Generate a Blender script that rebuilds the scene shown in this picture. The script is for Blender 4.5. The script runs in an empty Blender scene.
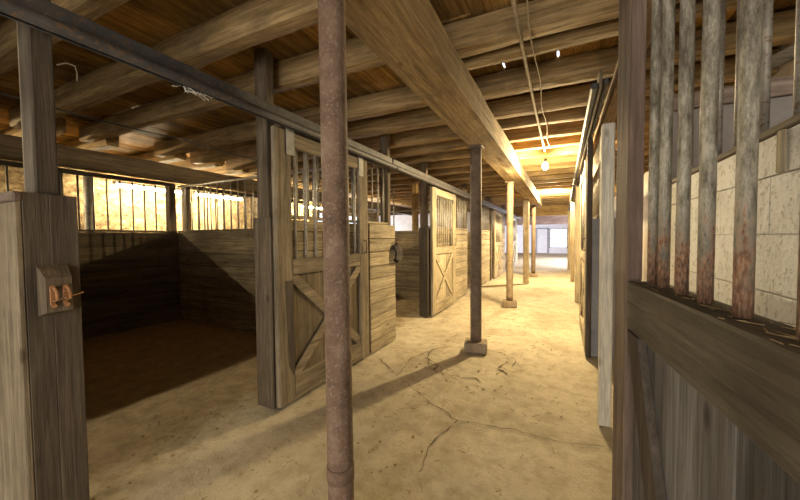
import bpy, bmesh, math, random
from mathutils import Vector, Matrix, noise

random.seed(7)
C = bpy.context.scene.collection
PI = math.pi
ORD = ['first', 'second', 'third', 'fourth', 'fifth', 'sixth', 'seventh', 'eighth', 'ninth', 'tenth', 'eleventh', 'twelfth',
       'thirteenth', 'fourteenth', 'fifteenth', 'sixteenth']

# ---------------------------------------------------------------- materials
def nt(name):
    m = bpy.data.materials.new(name); m.use_nodes = True
    t = m.node_tree; b = t.nodes['Principled BSDF']
    return m, t, b

def ramp(t, stops):
    r = t.nodes.new('ShaderNodeValToRGB'); e = r.color_ramp.elements
    while len(e) < len(stops): e.new(0.5)
    for k, (p, c) in enumerate(stops):
        e[k].position = p; e[k].color = (*c, 1)
    return r

def coords(t, scale, rot=(0, 0, 0), space='Object'):
    tc = t.nodes.new('ShaderNodeTexCoord'); mp = t.nodes.new('ShaderNodeMapping')
    mp.inputs['Scale'].default_value = scale; mp.inputs['Rotation'].default_value = rot
    t.links.new(tc.outputs[space], mp.inputs['Vector'])
    return mp.outputs['Vector']

def noise_tex(t, vec, scale, detail=6, rough=0.6, dist=0.0):
    n = t.nodes.new('ShaderNodeTexNoise'); n.inputs['Scale'].default_value = scale
    n.inputs['Detail'].default_value = detail; n.inputs['Roughness'].default_value = rough
    n.inputs['Distortion'].default_value = dist
    t.links.new(vec, n.inputs['Vector'])
    return n

def mix(t, a, b, fac, mode='MIX'):
    n = t.nodes.new('ShaderNodeMix'); n.data_type = 'RGBA'; n.blend_type = mode
    for src, sock in ((fac, n.inputs[0]), (a, n.inputs[6]), (b, n.inputs[7])):
        if isinstance(src, (int, float)): sock.default_value = src
        elif isinstance(src, tuple): sock.default_value = (*src, 1)
        else: t.links.new(src, sock)
    return n.outputs[2]

def math_node(t, op, a, b=None, c=None):
    n = t.nodes.new('ShaderNodeMath'); n.operation = op
    for k, s in enumerate((a, b, c)):
        if s is None: continue
        if isinstance(s, (int, float)): n.inputs[k].default_value = s
        else: t.links.new(s, n.inputs[k])
    return n.outputs[0]

def bump(t, b, h, strength=0.4, dist=0.01):
    n = t.nodes.new('ShaderNodeBump'); n.inputs['Strength'].default_value = strength
    n.inputs['Distance'].default_value = dist
    t.links.new(h, n.inputs['Height']); t.links.new(n.outputs[0], b.inputs['Normal'])

MATS = {}
def wood(name, dark, mid, light, axis='z', rough=0.85, vary=0.35, stain=(0.05, 0.035, 0.025), stain_amt=0.5, bumps=0.5):
    key = name + '_' + axis
    if key in MATS: return MATS[key]
    m, t, b = nt(key)
    s = {'x': (0.35, 6, 6), 'y': (6, 0.35, 6), 'z': (6, 6, 0.35)}[axis]
    v = coords(t, s)
    geo = t.nodes.new('ShaderNodeNewGeometry')
    off = t.nodes.new('ShaderNodeVectorMath'); off.operation = 'ADD'
    cx = t.nodes.new('ShaderNodeCombineXYZ')
    k = math_node(t, 'MULTIPLY', geo.outputs['Random Per Island'], 37.0)
    for i in range(3): t.links.new(k, cx.inputs[i])
    t.links.new(v, off.inputs[0]); t.links.new(cx.outputs[0], off.inputs[1])
    vv = off.outputs[0]
    n1 = noise_tex(t, vv, 3.0, 8, 0.65, 0.6)
    n2 = noise_tex(t, vv, 14.0, 4, 0.6, 0.2)
    r = ramp(t, [(0.28, dark), (0.5, mid), (0.74, light)])
    t.links.new(n1.outputs['Fac'], r.inputs[0])
    fine = ramp(t, [(0.35, (0.55, 0.55, 0.55)), (0.6, (1, 1, 1))])
    t.links.new(n2.outputs['Fac'], fine.inputs[0])
    c = mix(t, r.outputs[0], fine.outputs[0], 0.75, 'MULTIPLY')
    # board to board variation
    bv = math_node(t, 'MULTIPLY_ADD', geo.outputs['Random Per Island'], vary, 1 - vary / 2)
    hs = t.nodes.new('ShaderNodeHueSaturation'); t.links.new(bv, hs.inputs['Value']); t.links.new(c, hs.inputs['Color'])
    # dirt blotches
    bv2 = coords(t, (1, 1, 1))
    n3 = noise_tex(t, bv2, 2.2, 5, 0.7)
    sr = ramp(t, [(0.47, (0, 0, 0)), (0.70, (1, 1, 1))]); t.links.new(n3.outputs['Fac'], sr.inputs[0])
    f = math_node(t, 'MULTIPLY', sr.outputs[0], stain_amt)
    c = mix(t, hs.outputs[0], stain, f)
    ks = {'x': (0.5, 1, 1), 'y': (1, 0.5, 1), 'z': (1, 1, 0.5)}[axis]
    kv = t.nodes.new('ShaderNodeTexVoronoi'); kv.inputs['Scale'].default_value = 5.0; t.links.new(coords(t, ks), kv.inputs['Vector'])
    kr = ramp(t, [(0.05, (1, 1, 1)), (0.11, (0, 0, 0))]); t.links.new(kv.outputs['Distance'], kr.inputs[0])
    c = mix(t, c, (dark[0] * 0.6, dark[1] * 0.55, dark[2] * 0.5), math_node(t, 'MULTIPLY', kr.outputs[0], 0.75))
    t.links.new(c, b.inputs['Base Color']); b.inputs['Roughness'].default_value = rough
    b.inputs['Specular IOR Level'].default_value = 0.25
    hh = math_node(t, 'ADD', n1.outputs['Fac'], n2.outputs['Fac'])
    bump(t, b, hh, bumps, 0.006)
    MATS[key] = m
    return m

def speckle(name, base, dark, light, scale=6, rough=0.9, bumps=0.5, spots=None, metal=0.0, dist=0.01):
    if name in MATS: return MATS[name]
    m, t, b = nt(name)
    v = coords(t, (1, 1, 1))
    n = noise_tex(t, v, scale, 10, 0.7)
    r = ramp(t, [(0.3, dark), (0.5, base), (0.7, light)]); t.links.new(n.outputs['Fac'], r.inputs[0])
    c = r.outputs[0]
    n2 = noise_tex(t, v, scale * 9, 3, 0.6)
    if spots:
        sr = ramp(t, [(0.56, (0, 0, 0)), (0.64, (1, 1, 1))]); t.links.new(n2.outputs['Fac'], sr.inputs[0])
        c = mix(t, c, spots, math_node(t, 'MULTIPLY', sr.outputs[0], 0.8))
    t.links.new(c, b.inputs['Base Color']); b.inputs['Roughness'].default_value = rough
    b.inputs['Metallic'].default_value = metal
    b.inputs['Specular IOR Level'].default_value = 0.3
    bump(t, b, math_node(t, 'ADD', n.outputs['Fac'], n2.outputs['Fac']), bumps, dist)
    MATS[name] = m
    return m

W = {}
def wz(kind, axis):
    p = {
        'post': ((0.045, 0.033, 0.02), (0.118, 0.086, 0.053), (0.21, 0.162, 0.105)),
    'boxed': ((0.045, 0.033, 0.022), (0.088, 0.067, 0.045), (0.145, 0.115, 0.08)),  # near post wood, darkened for the shade on its aisle side
        'darkpost': ((0.035, 0.027, 0.02), (0.075, 0.058, 0.042), (0.13, 0.105, 0.08)),
        'door': ((0.08, 0.06, 0.036), (0.205, 0.16, 0.10), (0.34, 0.275, 0.18)),
        'panel': ((0.07, 0.05, 0.028), (0.13, 0.098, 0.056), (0.2, 0.155, 0.095)),
        'plank': ((0.17, 0.13, 0.075), (0.38, 0.31, 0.195), (0.55, 0.465, 0.31)),
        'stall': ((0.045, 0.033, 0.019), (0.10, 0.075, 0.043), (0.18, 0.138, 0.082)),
        'joist': ((0.12, 0.075, 0.03), (0.29, 0.19, 0.078), (0.46, 0.325, 0.16)),
        'ceil': ((0.14, 0.072, 0.018), (0.37, 0.21, 0.058), (0.55, 0.345, 0.115)),
        'beam': ((0.15, 0.098, 0.042), (0.30, 0.205, 0.09), (0.46, 0.335, 0.17)),
        'header': ((0.12, 0.075, 0.035), (0.25, 0.165, 0.085), (0.38, 0.27, 0.15)),
        'rail': ((0.065, 0.054, 0.036), (0.115, 0.097, 0.066), (0.19, 0.165, 0.115)),
        'jamb': ((0.075, 0.05, 0.036), (0.165, 0.118, 0.085), (0.27, 0.205, 0.15)),
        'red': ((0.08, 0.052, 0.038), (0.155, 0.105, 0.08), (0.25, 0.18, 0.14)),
        'grey': ((0.055, 0.045, 0.033), (0.125, 0.118, 0.108), (0.23, 0.225, 0.22)),
        'white': ((0.42, 0.38, 0.30), (0.60, 0.56, 0.46), (0.72, 0.69, 0.60)),
        'pink': ((0.24, 0.17, 0.13), (0.42, 0.32, 0.25), (0.56, 0.45, 0.37)),
    }[kind]
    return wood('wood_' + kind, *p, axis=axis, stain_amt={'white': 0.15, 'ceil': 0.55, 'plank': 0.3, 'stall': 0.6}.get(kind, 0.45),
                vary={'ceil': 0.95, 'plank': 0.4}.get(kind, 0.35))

IRON = lambda: speckle('painted_iron', (0.065, 0.062, 0.062), (0.04, 0.038, 0.038), (0.10, 0.095, 0.092), 5, 0.6, 0.25, (0.15, 0.09, 0.05), 0.2, 0.004)
RUSTPIPE = lambda: speckle('rusty_pipe', (0.14, 0.088, 0.056), (0.075, 0.045, 0.03), (0.21, 0.145, 0.10), 9, 0.8, 0.8, (0.21, 0.155, 0.11), 0.1, 0.006)
DARKPIPE = lambda: speckle('dark_pipe', (0.135, 0.095, 0.064), (0.075, 0.05, 0.035), (0.2, 0.15, 0.10), 8, 0.75, 0.5, (0.22, 0.16, 0.11), 0.1, 0.005)
PALEPIPE = lambda: speckle('pale_pipe', (0.42, 0.34, 0.22), (0.28, 0.22, 0.14), (0.52, 0.44, 0.3), 8, 0.8, 0.4)
TANPIPE = lambda: speckle('tan_pipe', (0.27, 0.20, 0.12), (0.16, 0.12, 0.07), (0.37, 0.29, 0.18), 8, 0.8, 0.4)
GALV = lambda: speckle('grey_bar', (0.36, 0.33, 0.27), (0.2, 0.18, 0.145), (0.5, 0.46, 0.38), 7, 0.55, 0.2, (0.22, 0.13, 0.07), 0.35, 0.003)
DARKBAR = lambda: speckle('dark_bar', (0.11, 0.085, 0.06), (0.07, 0.05, 0.04), (0.17, 0.13, 0.09), 7, 0.6, 0.2, None, 0.2, 0.003)
CONC = lambda: speckle('concrete_block', (0.66, 0.645, 0.60), (0.52, 0.50, 0.45), (0.74, 0.725, 0.68), 5, 0.9, 0.6, (0.40, 0.36, 0.28))
BLOCKM = lambda: speckle('tan_concrete', (0.25, 0.19, 0.12), (0.16, 0.12, 0.07), (0.34, 0.27, 0.18), 7, 0.9, 0.5)
STEEL = lambda: speckle('steel_plate', (0.24, 0.225, 0.2), (0.15, 0.14, 0.125), (0.33, 0.31, 0.28), 8, 0.65, 0.2, None, 0.15, 0.003)
RUST = lambda: speckle('rust', (0.30, 0.13, 0.045), (0.15, 0.06, 0.025), (0.42, 0.24, 0.12), 20, 0.85, 0.6, (0.45, 0.36, 0.26), 0.1, 0.004)
LEATHER = lambda: speckle('dark_leather', (0.028, 0.016, 0.010), (0.014, 0.008, 0.006), (0.06, 0.034, 0.018), 20, 0.7, 0.5)
BLACK = lambda: speckle('black_fitting', (0.03, 0.028, 0.026), (0.015, 0.014, 0.013), (0.05, 0.045, 0.04), 10, 0.6, 0.2)
STRING = lambda: speckle('pale_twine', (0.6, 0.56, 0.46), (0.45, 0.4, 0.32), (0.7, 0.66, 0.58), 40, 0.9, 0.2)
CABLE = lambda: speckle('dusty_cable', (0.30, 0.23, 0.13), (0.18, 0.13, 0.08), (0.4, 0.32, 0.2), 20, 0.8, 0.2)

def mat_rustbar():
    if 'rustbar' in MATS: return MATS['rustbar']
    m, t, b = nt('galvanised_bar_rusting')
    v = coords(t, (2.2, 2.2, 0.6)); tc = t.nodes.new('ShaderNodeTexCoord')
    sep = t.nodes.new('ShaderNodeSeparateXYZ'); t.links.new(tc.outputs['Object'], sep.inputs[0])
    n = noise_tex(t, v, 22, 10, 0.8); n2 = noise_tex(t, v, 90, 4, 0.6)
    r = ramp(t, [(0.36, (0.075, 0.06, 0.04)), (0.5, (0.22, 0.20, 0.15)), (0.64, (0.44, 0.41, 0.33))]); t.links.new(n.outputs['Fac'], r.inputs[0])
    # rust creeps up from the foot of each bar (local z of the door) and shows in flecks above
    h = math_node(t, 'MULTIPLY_ADD', sep.outputs['Z'], -0.9, 1.36)
    h = math_node(t, 'MAXIMUM', h, 0.0); h = math_node(t, 'MINIMUM', h, 0.26)
    f = math_node(t, 'ADD', n.outputs['Fac'], h)
    rr = ramp(t, [(0.60, (0, 0, 0)), (0.72, (1, 1, 1))]); t.links.new(f, rr.inputs[0])
    rc = ramp(t, [(0.35, (0.08, 0.042, 0.025)), (0.5, (0.19, 0.095, 0.05)), (0.65, (0.30, 0.18, 0.11))]); t.links.new(n2.outputs['Fac'], rc.inputs[0])
    c = mix(t, r.outputs[0], rc.outputs[0], rr.outputs[0])
    t.links.new(c, b.inputs['Base Color'])
    t.links.new(math_node(t, 'MULTIPLY_ADD', rr.outputs[0], -0.25, 0.3), b.inputs['Metallic'])
    t.links.new(math_node(t, 'MULTIPLY_ADD', rr.outputs[0], 0.3, 0.6), b.inputs['Roughness'])
    bump(t, b, f, 0.35, 0.004)
    MATS['rustbar'] = m
    return m

def mat_floor():
    m, t, b = nt('worn_concrete_floor')
    v = coords(t, (1, 1, 1))
    n1 = noise_tex(t, v, 0.9, 8, 0.65, 0.4); n2 = noise_tex(t, v, 7, 8, 0.7); n3 = noise_tex(t, v, 60, 4, 0.7)
    r = ramp(t, [(0.3, (0.33, 0.275, 0.18)), (0.5, (0.47, 0.40, 0.275)), (0.72, (0.58, 0.51, 0.37))]); t.links.new(n1.outputs['Fac'], r.inputs[0])
    r2 = ramp(t, [(0.33, (0.66, 0.63, 0.57)), (0.56, (1, 1, 1))]); t.links.new(n2.outputs['Fac'], r2.inputs[0])
    c = mix(t, r.outputs[0], r2.outputs[0], 0.8, 'MULTIPLY')
    r3 = ramp(t, [(0.60, (0, 0, 0)), (0.68, (1, 1, 1))]); t.links.new(n3.outputs['Fac'], r3.inputs[0])
    c = mix(t, c, (0.20, 0.155, 0.09), math_node(t, 'MULTIPLY', r3.outputs[0], 0.55))
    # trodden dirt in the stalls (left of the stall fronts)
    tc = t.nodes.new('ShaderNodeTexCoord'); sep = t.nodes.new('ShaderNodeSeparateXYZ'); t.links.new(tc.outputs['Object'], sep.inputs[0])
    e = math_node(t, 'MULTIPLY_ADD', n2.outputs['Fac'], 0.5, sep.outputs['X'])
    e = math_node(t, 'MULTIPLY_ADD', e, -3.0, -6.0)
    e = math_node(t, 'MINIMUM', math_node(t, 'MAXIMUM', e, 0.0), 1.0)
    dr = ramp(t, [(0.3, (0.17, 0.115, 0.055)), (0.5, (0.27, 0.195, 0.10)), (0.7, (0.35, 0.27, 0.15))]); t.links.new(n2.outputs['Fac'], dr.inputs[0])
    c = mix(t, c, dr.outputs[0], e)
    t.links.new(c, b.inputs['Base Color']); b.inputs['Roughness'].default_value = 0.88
    b.inputs['Specular IOR Level'].default_value = 0.3
    h = math_node(t, 'ADD', n2.outputs['Fac'], math_node(t, 'MULTIPLY', n3.outputs['Fac'], 0.5))
    bump(t, b, h, 0.75, 0.025)
    return m

def mat_stone():
    m, t, b = nt('whitewashed_rubble_stone')
    v = coords(t, (1, 1, 1.5))
    vo = t.nodes.new('ShaderNodeTexVoronoi'); vo.inputs['Scale'].default_value = 3.2
    nn = noise_tex(t, v, 4, 6, 0.7)
    add = t.nodes.new('ShaderNodeVectorMath'); add.operation = 'ADD'
    sc = t.nodes.new('ShaderNodeVectorMath'); sc.operation = 'SCALE'; sc.inputs['Scale'].default_value = 0.25
    t.links.new(nn.outputs['Color'], sc.inputs[0]); t.links.new(v, add.inputs[0]); t.links.new(sc.outputs[0], add.inputs[1])
    vo.feature = 'DISTANCE_TO_EDGE'; t.links.new(add.outputs[0], vo.inputs['Vector'])
    r = ramp(t, [(0.0, (0.15, 0.10, 0.042)), (0.14, (0.26, 0.19, 0.092)), (0.45, (0.34, 0.262, 0.14))]); t.links.new(vo.outputs[0], r.inputs[0])
    n2 = noise_tex(t, v, 9, 6, 0.7)
    r2 = ramp(t, [(0.38, (0.25, 0.18, 0.09)), (0.56, (1, 1, 1))]); t.links.new(n2.outputs['Fac'], r2.inputs[0])
    c = mix(t, r.outputs[0], r2.outputs[0], 0.9, 'MULTIPLY')
    t.links.new(c, b.inputs['Base Color']); b.inputs['Roughness'].default_value = 0.95
    bump(t, b, math_node(t, 'ADD', vo.outputs[0], n2.outputs['Fac']), 0.7, 0.04)
    return m

def mat_emit(name, col, s):
    m, t, b = nt(name)
    b.inputs['Base Color'].default_value = (*col, 1)
    b.inputs['Emission Color'].default_value = (*col, 1); b.inputs['Emission Strength'].default_value = s
    return m

# ---------------------------------------------------------------- mesh helpers
OFF = {}
class MB:
    def __init__(s): s.v = []; s.f = []; s.smooth = []
    def add(s, vs, fs, smooth=False):
        o = len(s.v); s.v += [Vector(v) for v in vs]
        for f in fs: s.f.append([o + i for i in f]); s.smooth.append(smooth)
    def box(s, x0, x1, y0, y1, z0, z1, bev=0.004, M=None):
        """a bevelled box"""
        bm = bmesh.new(); bmesh.ops.create_cube(bm, size=1)
        for v in bm.verts:
            v.co = Vector(((x0 + x1) / 2 + v.co.x * (x1 - x0), (y0 + y1) / 2 + v.co.y * (y1 - y0), (z0 + z1) / 2 + v.co.z * (z1 - z0)))
        b = min(bev, 0.3 * min(abs(x1 - x0), abs(y1 - y0), abs(z1 - z0)))
        if b > 0.0005: bmesh.ops.bevel(bm, geom=bm.edges[:], offset=b, segments=1, affect='EDGES')
        s.bm(bm, M)
        return s
    def bm(s, bm, M=None, smooth=False):
        bm.verts.ensure_lookup_table()
        bm.normal_update()
        s.add([(M @ v.co) if M else v.co.copy() for v in bm.verts], [[v.index for v in f.verts] for f in bm.faces], smooth)
        bm.free()
        return s
    def beam(s, p0, p1, w, h, bev=0.004, up=(0, 0, 1), ext=0.0):
        """box of section w (sideways) x h (up) from p0 to p1 along its axis"""
        p0 = Vector(p0); p1 = Vector(p1); d = (p1 - p0); L = d.length; d.normalize()
        u = Vector(up); x = d.cross(u).normalized(); u = x.cross(d).normalized()
        M = Matrix((x, d, u)).transposed().to_4x4(); M.translation = (p0 + p1) / 2
        return s.box(-w / 2, w / 2, -L / 2 - ext, L / 2 + ext, -h / 2, h / 2, bev, M)
    def cyl(s, p0, p1, r0, r1=None, n=14, rings=1, wob=0.0, caps=True):
        p0 = Vector(p0); p1 = Vector(p1); r1 = r0 if r1 is None else r1
        d = (p1 - p0).normalized(); a = Vector((1, 0, 0)) if abs(d.x) < 0.8 else Vector((0, 1, 0))
        x = d.cross(a).normalized(); y = d.cross(x)
        vs = []; fs = []
        for k in range(rings + 1):
            t = k / rings; c = p0.lerp(p1, t); r = r0 + (r1 - r0) * t
            for i in range(n):
                an = 2 * PI * i / n; dr = x * math.cos(an) + y * math.sin(an)
                rr = r * (1 + wob * noise.noise((c + dr * r) * 6)) if wob else r
                vs.append(c + dr * rr)
        for k in range(rings):
            for i in range(n):
                j = (i + 1) % n
                fs.append([k * n + i, k * n + j, (k + 1) * n + j, (k + 1) * n + i])
        o = len(s.v); s.add(vs, fs, True)
        if caps:
            s.f.append([o + i for i in range(n)][::-1]); s.smooth.append(False)
            s.f.append([o + rings * n + i for i in range(n)]); s.smooth.append(False)
        return s
    def tube(s, pts, r, n=8):
        pts = [Vector(p) for p in pts]; vs = []; fs = []
        for k, p in enumerate(pts):
            d = (pts[min(k + 1, len(pts) - 1)] - pts[max(k - 1, 0)]).normalized()
            a = Vector((0, 0, 1)) if abs(d.z) < 0.9 else Vector((1, 0, 0))
            x = d.cross(a).normalized(); y = d.cross(x)
            for i in range(n):
                an = 2 * PI * i / n; vs.append(p + (x * math.cos(an) + y * math.sin(an)) * r)
        for k in range(len(pts) - 1):
            for i in range(n):
                j = (i + 1) % n; fs.append([k * n + i, k * n + j, (k + 1) * n + j, (k + 1) * n + i])
        fs.append(list(range(n))[::-1]); fs.append([(len(pts) - 1) * n + i for i in range(n)])
        s.add(vs, fs, True)
        return s
    def loft(s, axis, a0, a1, prof, seg, amp=0.012, seed=0.0, freq=1.6, sag=0.0):
        """hewn timber: a closed profile [(u,v)] swept along x or y, roughened with smooth noise"""
        n = len(prof); vs = []; fs = []
        cu = sum(p[0] for p in prof) / n; cv = sum(p[1] for p in prof) / n
        for k in range(seg + 1):
            t = a0 + (a1 - a0) * k / seg
            du = 0.012 * noise.noise(Vector((t * 0.5, seed, 3.1))) * (amp / 0.012)
            for (u, v) in prof:
                w = noise.noise(Vector((t * freq + seed * 5.3, u * 7 + seed, v * 7)))
                w2 = noise.noise(Vector((t * freq * 4 + seed, u * 16, v * 16 + seed)))
                k2 = 1 + (w * amp + w2 * amp * 0.45) / max(0.05, math.hypot(u - cu, v - cv))
                uu = cu + (u - cu) * k2 + du; vv = cv + (v - cv) * k2
                vs.append((t, uu, vv) if axis == 'x' else (uu, t, vv))
        for k in range(seg):
            for i in range(n):
                j = (i + 1) % n; fs.append([k * n + i, k * n + j, (k + 1) * n + j, (k + 1) * n + i])
        s.add(vs, fs, False)
        o = len(s.v) - len(vs)
        s.f.append([o + i for i in range(n)]); s.smooth.append(False)
        s.f.append([o + seg * n + i for i in range(n)][::-1]); s.smooth.append(False)
        return s
    def build(s, name, m, parent=None, smooth=False):
        me = bpy.data.meshes.new(name)
        off = OFF.get(parent.name, Vector()) if parent else Vector()
        me.from_pydata([v - off for v in s.v], [], s.f)
        for p, sm in zip(me.polygons, s.smooth): p.use_smooth = sm or smooth
        me.update()
        bm = bmesh.new(); bm.from_mesh(me); bmesh.ops.recalc_face_normals(bm, faces=bm.faces[:]); bm.to_mesh(me); bm.free()
        me.materials.append(m)
        o = bpy.data.objects.new(name, me); C.objects.link(o)
        if parent: o.parent = parent; OFF[o.name] = off
        return o

def tag(o, label, cat, group=None, kind=None):
    o['label'] = label; o['category'] = cat
    if group: o['group'] = group
    if kind: o['kind'] = kind
    return o

def thing(name, label, cat, loc=(0, 0, 0), rotz=0.0, group=None, local=False):
    o = bpy.data.objects.new(name, None); C.objects.link(o)
    o.empty_display_size = 0.1
    o.location = loc; o.rotation_euler = (0, 0, rotz)
    OFF[o.name] = Vector() if local else Vector(loc)
    return tag(o, label, cat, group)

def struct(o): o['kind'] = 'structure'; return o

def dup(root, loc, rotz, label, group=None, scale=None):
    r = root.copy(); C.objects.link(r); r.location = loc; r.rotation_euler = (0, 0, rotz); r['label'] = label
    if group: r['group'] = group
    for ch in list(root.children):
        c = ch.copy(); C.objects.link(c); c.parent = r
        for g in list(ch.children):
            d = g.copy(); C.objects.link(d); d.parent = c
    return r

def planks_h(axis, a0, a1, z0, z1, f0, f1, w=0.19, gap=0.007, mbx=None, joints=None, jit=0.004):
    """horizontal boards stacked from z0 to z1; axis = direction the boards run, f0..f1 = their thickness range"""
    m = mbx or MB(); z = z0
    while z < z1 - 0.03:
        h = min(w * random.uniform(0.88, 1.1), z1 - z)
        if z1 - (z + h) < 0.06: h = z1 - z
        d = random.uniform(-jit, jit)
        cuts = [a0, a1]
        if joints and a1 - a0 > joints:
            cuts = [a0, a0 + (a1 - a0) * random.uniform(0.3, 0.7), a1]
        for p, q in zip(cuts, cuts[1:]):
            if axis == 'y': m.box(f0 + d, f1 + d, p + 0.001, q - 0.001, z, z + h - gap, 0.006)
            else: m.box(p + 0.001, q - 0.001, f0 + d, f1 + d, z, z + h - gap, 0.006)
        z += h
    return m

# ---------------------------------------------------------------- setting
ZR = 3.0
XL, XR, YB, YF, ZC = -8.3, 1.65, -4.0, 31.0, 2.94
# floor: one slightly uneven slab
m = MB(); nx, ny = 70, 170
xs = [XL + (XR + 0.8 - XL) * i / nx for i in range(nx + 1)]
ys = [YB + (YF - YB) * (j / ny) ** 1.6 for j in range(ny + 1)]
def floor_z(x, y):
    k = 1.0 if x < -2.3 else 0.35
    return min(0.0, -0.006 + 0.012 * k * noise.noise(Vector((x * 1.3, y * 1.3, 0.3))) + 0.006 * k * noise.noise(Vector((x * 5, y * 5, 2.3))))
vs = [(x, y, floor_z(x, y)) for y in ys for x in xs]
fs = [[j * (nx + 1) + i, j * (nx + 1) + i + 1, (j + 1) * (nx + 1) + i + 1, (j + 1) * (nx + 1) + i] for j in range(ny) for i in range(nx)]
m.add(vs, fs, True)
floor = struct(m.build('floor', mat_floor()))

def crack(pts, w, seed):
    """thin dark crack line lying in the floor: a jagged ribbon"""
    random.seed(seed); out = []
    for k in range(len(pts) - 1):
        a = Vector(pts[k]); b = Vector(pts[k + 1]); n = max(2, int((b - a).length / 0.05))
        for i in range(n):
            p = a.lerp(b, i / n); out.append(p + Vector((random.uniform(-.012, .012), random.uniform(-.012, .012))))
    out.append(Vector(pts[-1])); mm = MB(); vs = []; fs = []
    for k, p in enumerate(out):
        d = (out[min(k + 1, len(out) - 1)] - out[max(k - 1, 0)]).normalized(); nrm = Vector((-d.y, d.x))
        ww = w * random.uniform(0.15, 0.95)
        for s in (-1, 1):
            q = p + nrm * ww * s; vs.append((q.x, q.y, 0.0015))
        if k: fs.append([2 * k - 2, 2 * k - 1, 2 * k + 1, 2 * k])
    mm.add(vs, fs)
    return mm
dirt = speckle('crack_dirt', (0.10, 0.075, 0.045), (0.06, 0.045, 0.03), (0.16, 0.12, 0.07), 14, 1.0, 0.3)
ring = [(-0.96 + (0.48 + 0.06 * math.sin(3 * a)) * math.cos(a), 3.70 + (0.52 + 0.05 * math.cos(2 * a)) * math.sin(a)) for a in [2 * PI * k / 18 for k in range(16)]]
for k, (pts, w) in enumerate([
    (ring, 0.007), ([(-1.9, 3.35), (-1.5, 3.0), (-1.0, 2.62), (-0.72, 2.45), (-0.3, 2.5), (0.0, 2.48), (0.26, 2.55)], 0.006),
    ([(-1.5, 3.02), (-1.58, 3.5), (-1.42, 3.95)], 0.005), ([(-0.72, 2.45), (-0.8, 2.1), (-0.76, 1.8)], 0.006),
    ([(-1.45, 3.6), (-1.2, 3.45), (-1.08, 3.2)], 0.007), ([(-0.5, 3.5), (-0.62, 3.62), (-0.55, 3.85)], 0.012),
    ([(-1.36, 3.45), (-1.2, 3.42), (-1.22, 3.3)], 0.012), ([(-0.9, 3.24), (-0.78, 3.28), (-0.7, 3.2)], 0.012)]):
    crack(pts, w, 30 + k).build('crack', dirt, floor)
random.seed(11)

# ceiling: individual floor boards of the loft above, running along the aisle
SLITS = [(-0.515, 3.335), (-0.28, 3.375), (-0.052, 3.34)]
m = MB(); x = XL
while x < XR + 1.2:
    w = random.uniform(0.21, 0.32); x1 = x + w
    if x < -0.9 and x1 > -0.99: x1 = -0.9
    zc = ZC if x < -0.91 else ZR; th = 0.07 if x < -0.91 else 0.03
    for sx, sy in SLITS:
        if x + 0.04 < sx < x1 + 0.07: x1 = sx; break
    cuts = [YB] + sorted(random.uniform(YB + 1, YF - 1) for _ in range(7)) + [YF]
    for p, q in zip(cuts, cuts[1:]):
        dz = random.uniform(0, 0.012); pieces = [(p, q, x, x1)]
        for sx, sy in SLITS:
            new = []
            for (a, b, c, d) in pieces:
                if a < sy - 0.1 and b > sy + 0.1 and (abs(c - sx) < 1e-6 or abs(d - sx) < 1e-6):
                    cc = c + (0.010 if abs(c - sx) < 1e-6 else 0); dd = d - (0.010 if abs(d - sx) < 1e-6 else 0)
                    new += [(a, sy - 0.06, c, d), (sy - 0.06, sy + 0.06, cc, dd), (sy + 0.06, b, c, d)]
                else: new.append((a, b, c, d))
            pieces = new
        for (a, b, c, d) in pieces:
            m.box(c, d, a, b, zc + dz, zc + th + dz, 0.012)
    x = x1
struct(m.build('ceiling', wz('ceil', 'y')))
stone = mat_stone()
# left outer wall with a wide open doorway far down the barn
m = MB()
m.box(XL - 0.4, XL, YB, 10.0, -0.05, ZC + 0.2, 0); m.box(XL - 0.4, XL, 14.0, 18.0, -0.05, ZC + 0.2, 0); m.box(XL - 0.4, XL, 10.0, 14.0, -0.05, 1.2, 0); m.box(XL - 0.4, XL, 10.0, 14.0, 2.4, ZC + 0.2, 0); m.box(XL - 0.4, XL, 26.0, YF, -0.05, ZC + 0.2, 0); m.box(XL - 0.4, XL, 18, 26, 2.7, ZC + 0.2, 0)
struct(m.build('wall_left', stone))
plaster = speckle('whitewashed_plaster', (0.42, 0.38, 0.34), (0.32, 0.28, 0.25), (0.50, 0.46, 0.42), 2.5, 0.92, 0.4)
m = MB()
m.box(XR, XR + 0.3, YB, 17.0, -0.05, ZC + 0.2, 0); m.box(XR, XR + 0.3, 24.0, YF, -0.05, ZC + 0.2, 0); m.box(XR, XR + 0.3, 17, 24, 2.55, ZC + 0.2, 0)
struct(m.build('wall_right', plaster))
# back wall behind the camera with a double doorway added to let in fill light
m = MB()
m.box(XL, -2.0, YB - 0.3, YB, -0.05, ZC + 0.2, 0); m.box(1.4, XR + 1, YB - 0.3, YB, -0.05, ZC + 0.2, 0); m.box(-2.0, 1.4, YB - 0.3, YB, 2.45, ZC + 0.2, 0)
struct(m.build('wall_back', stone))
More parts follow.
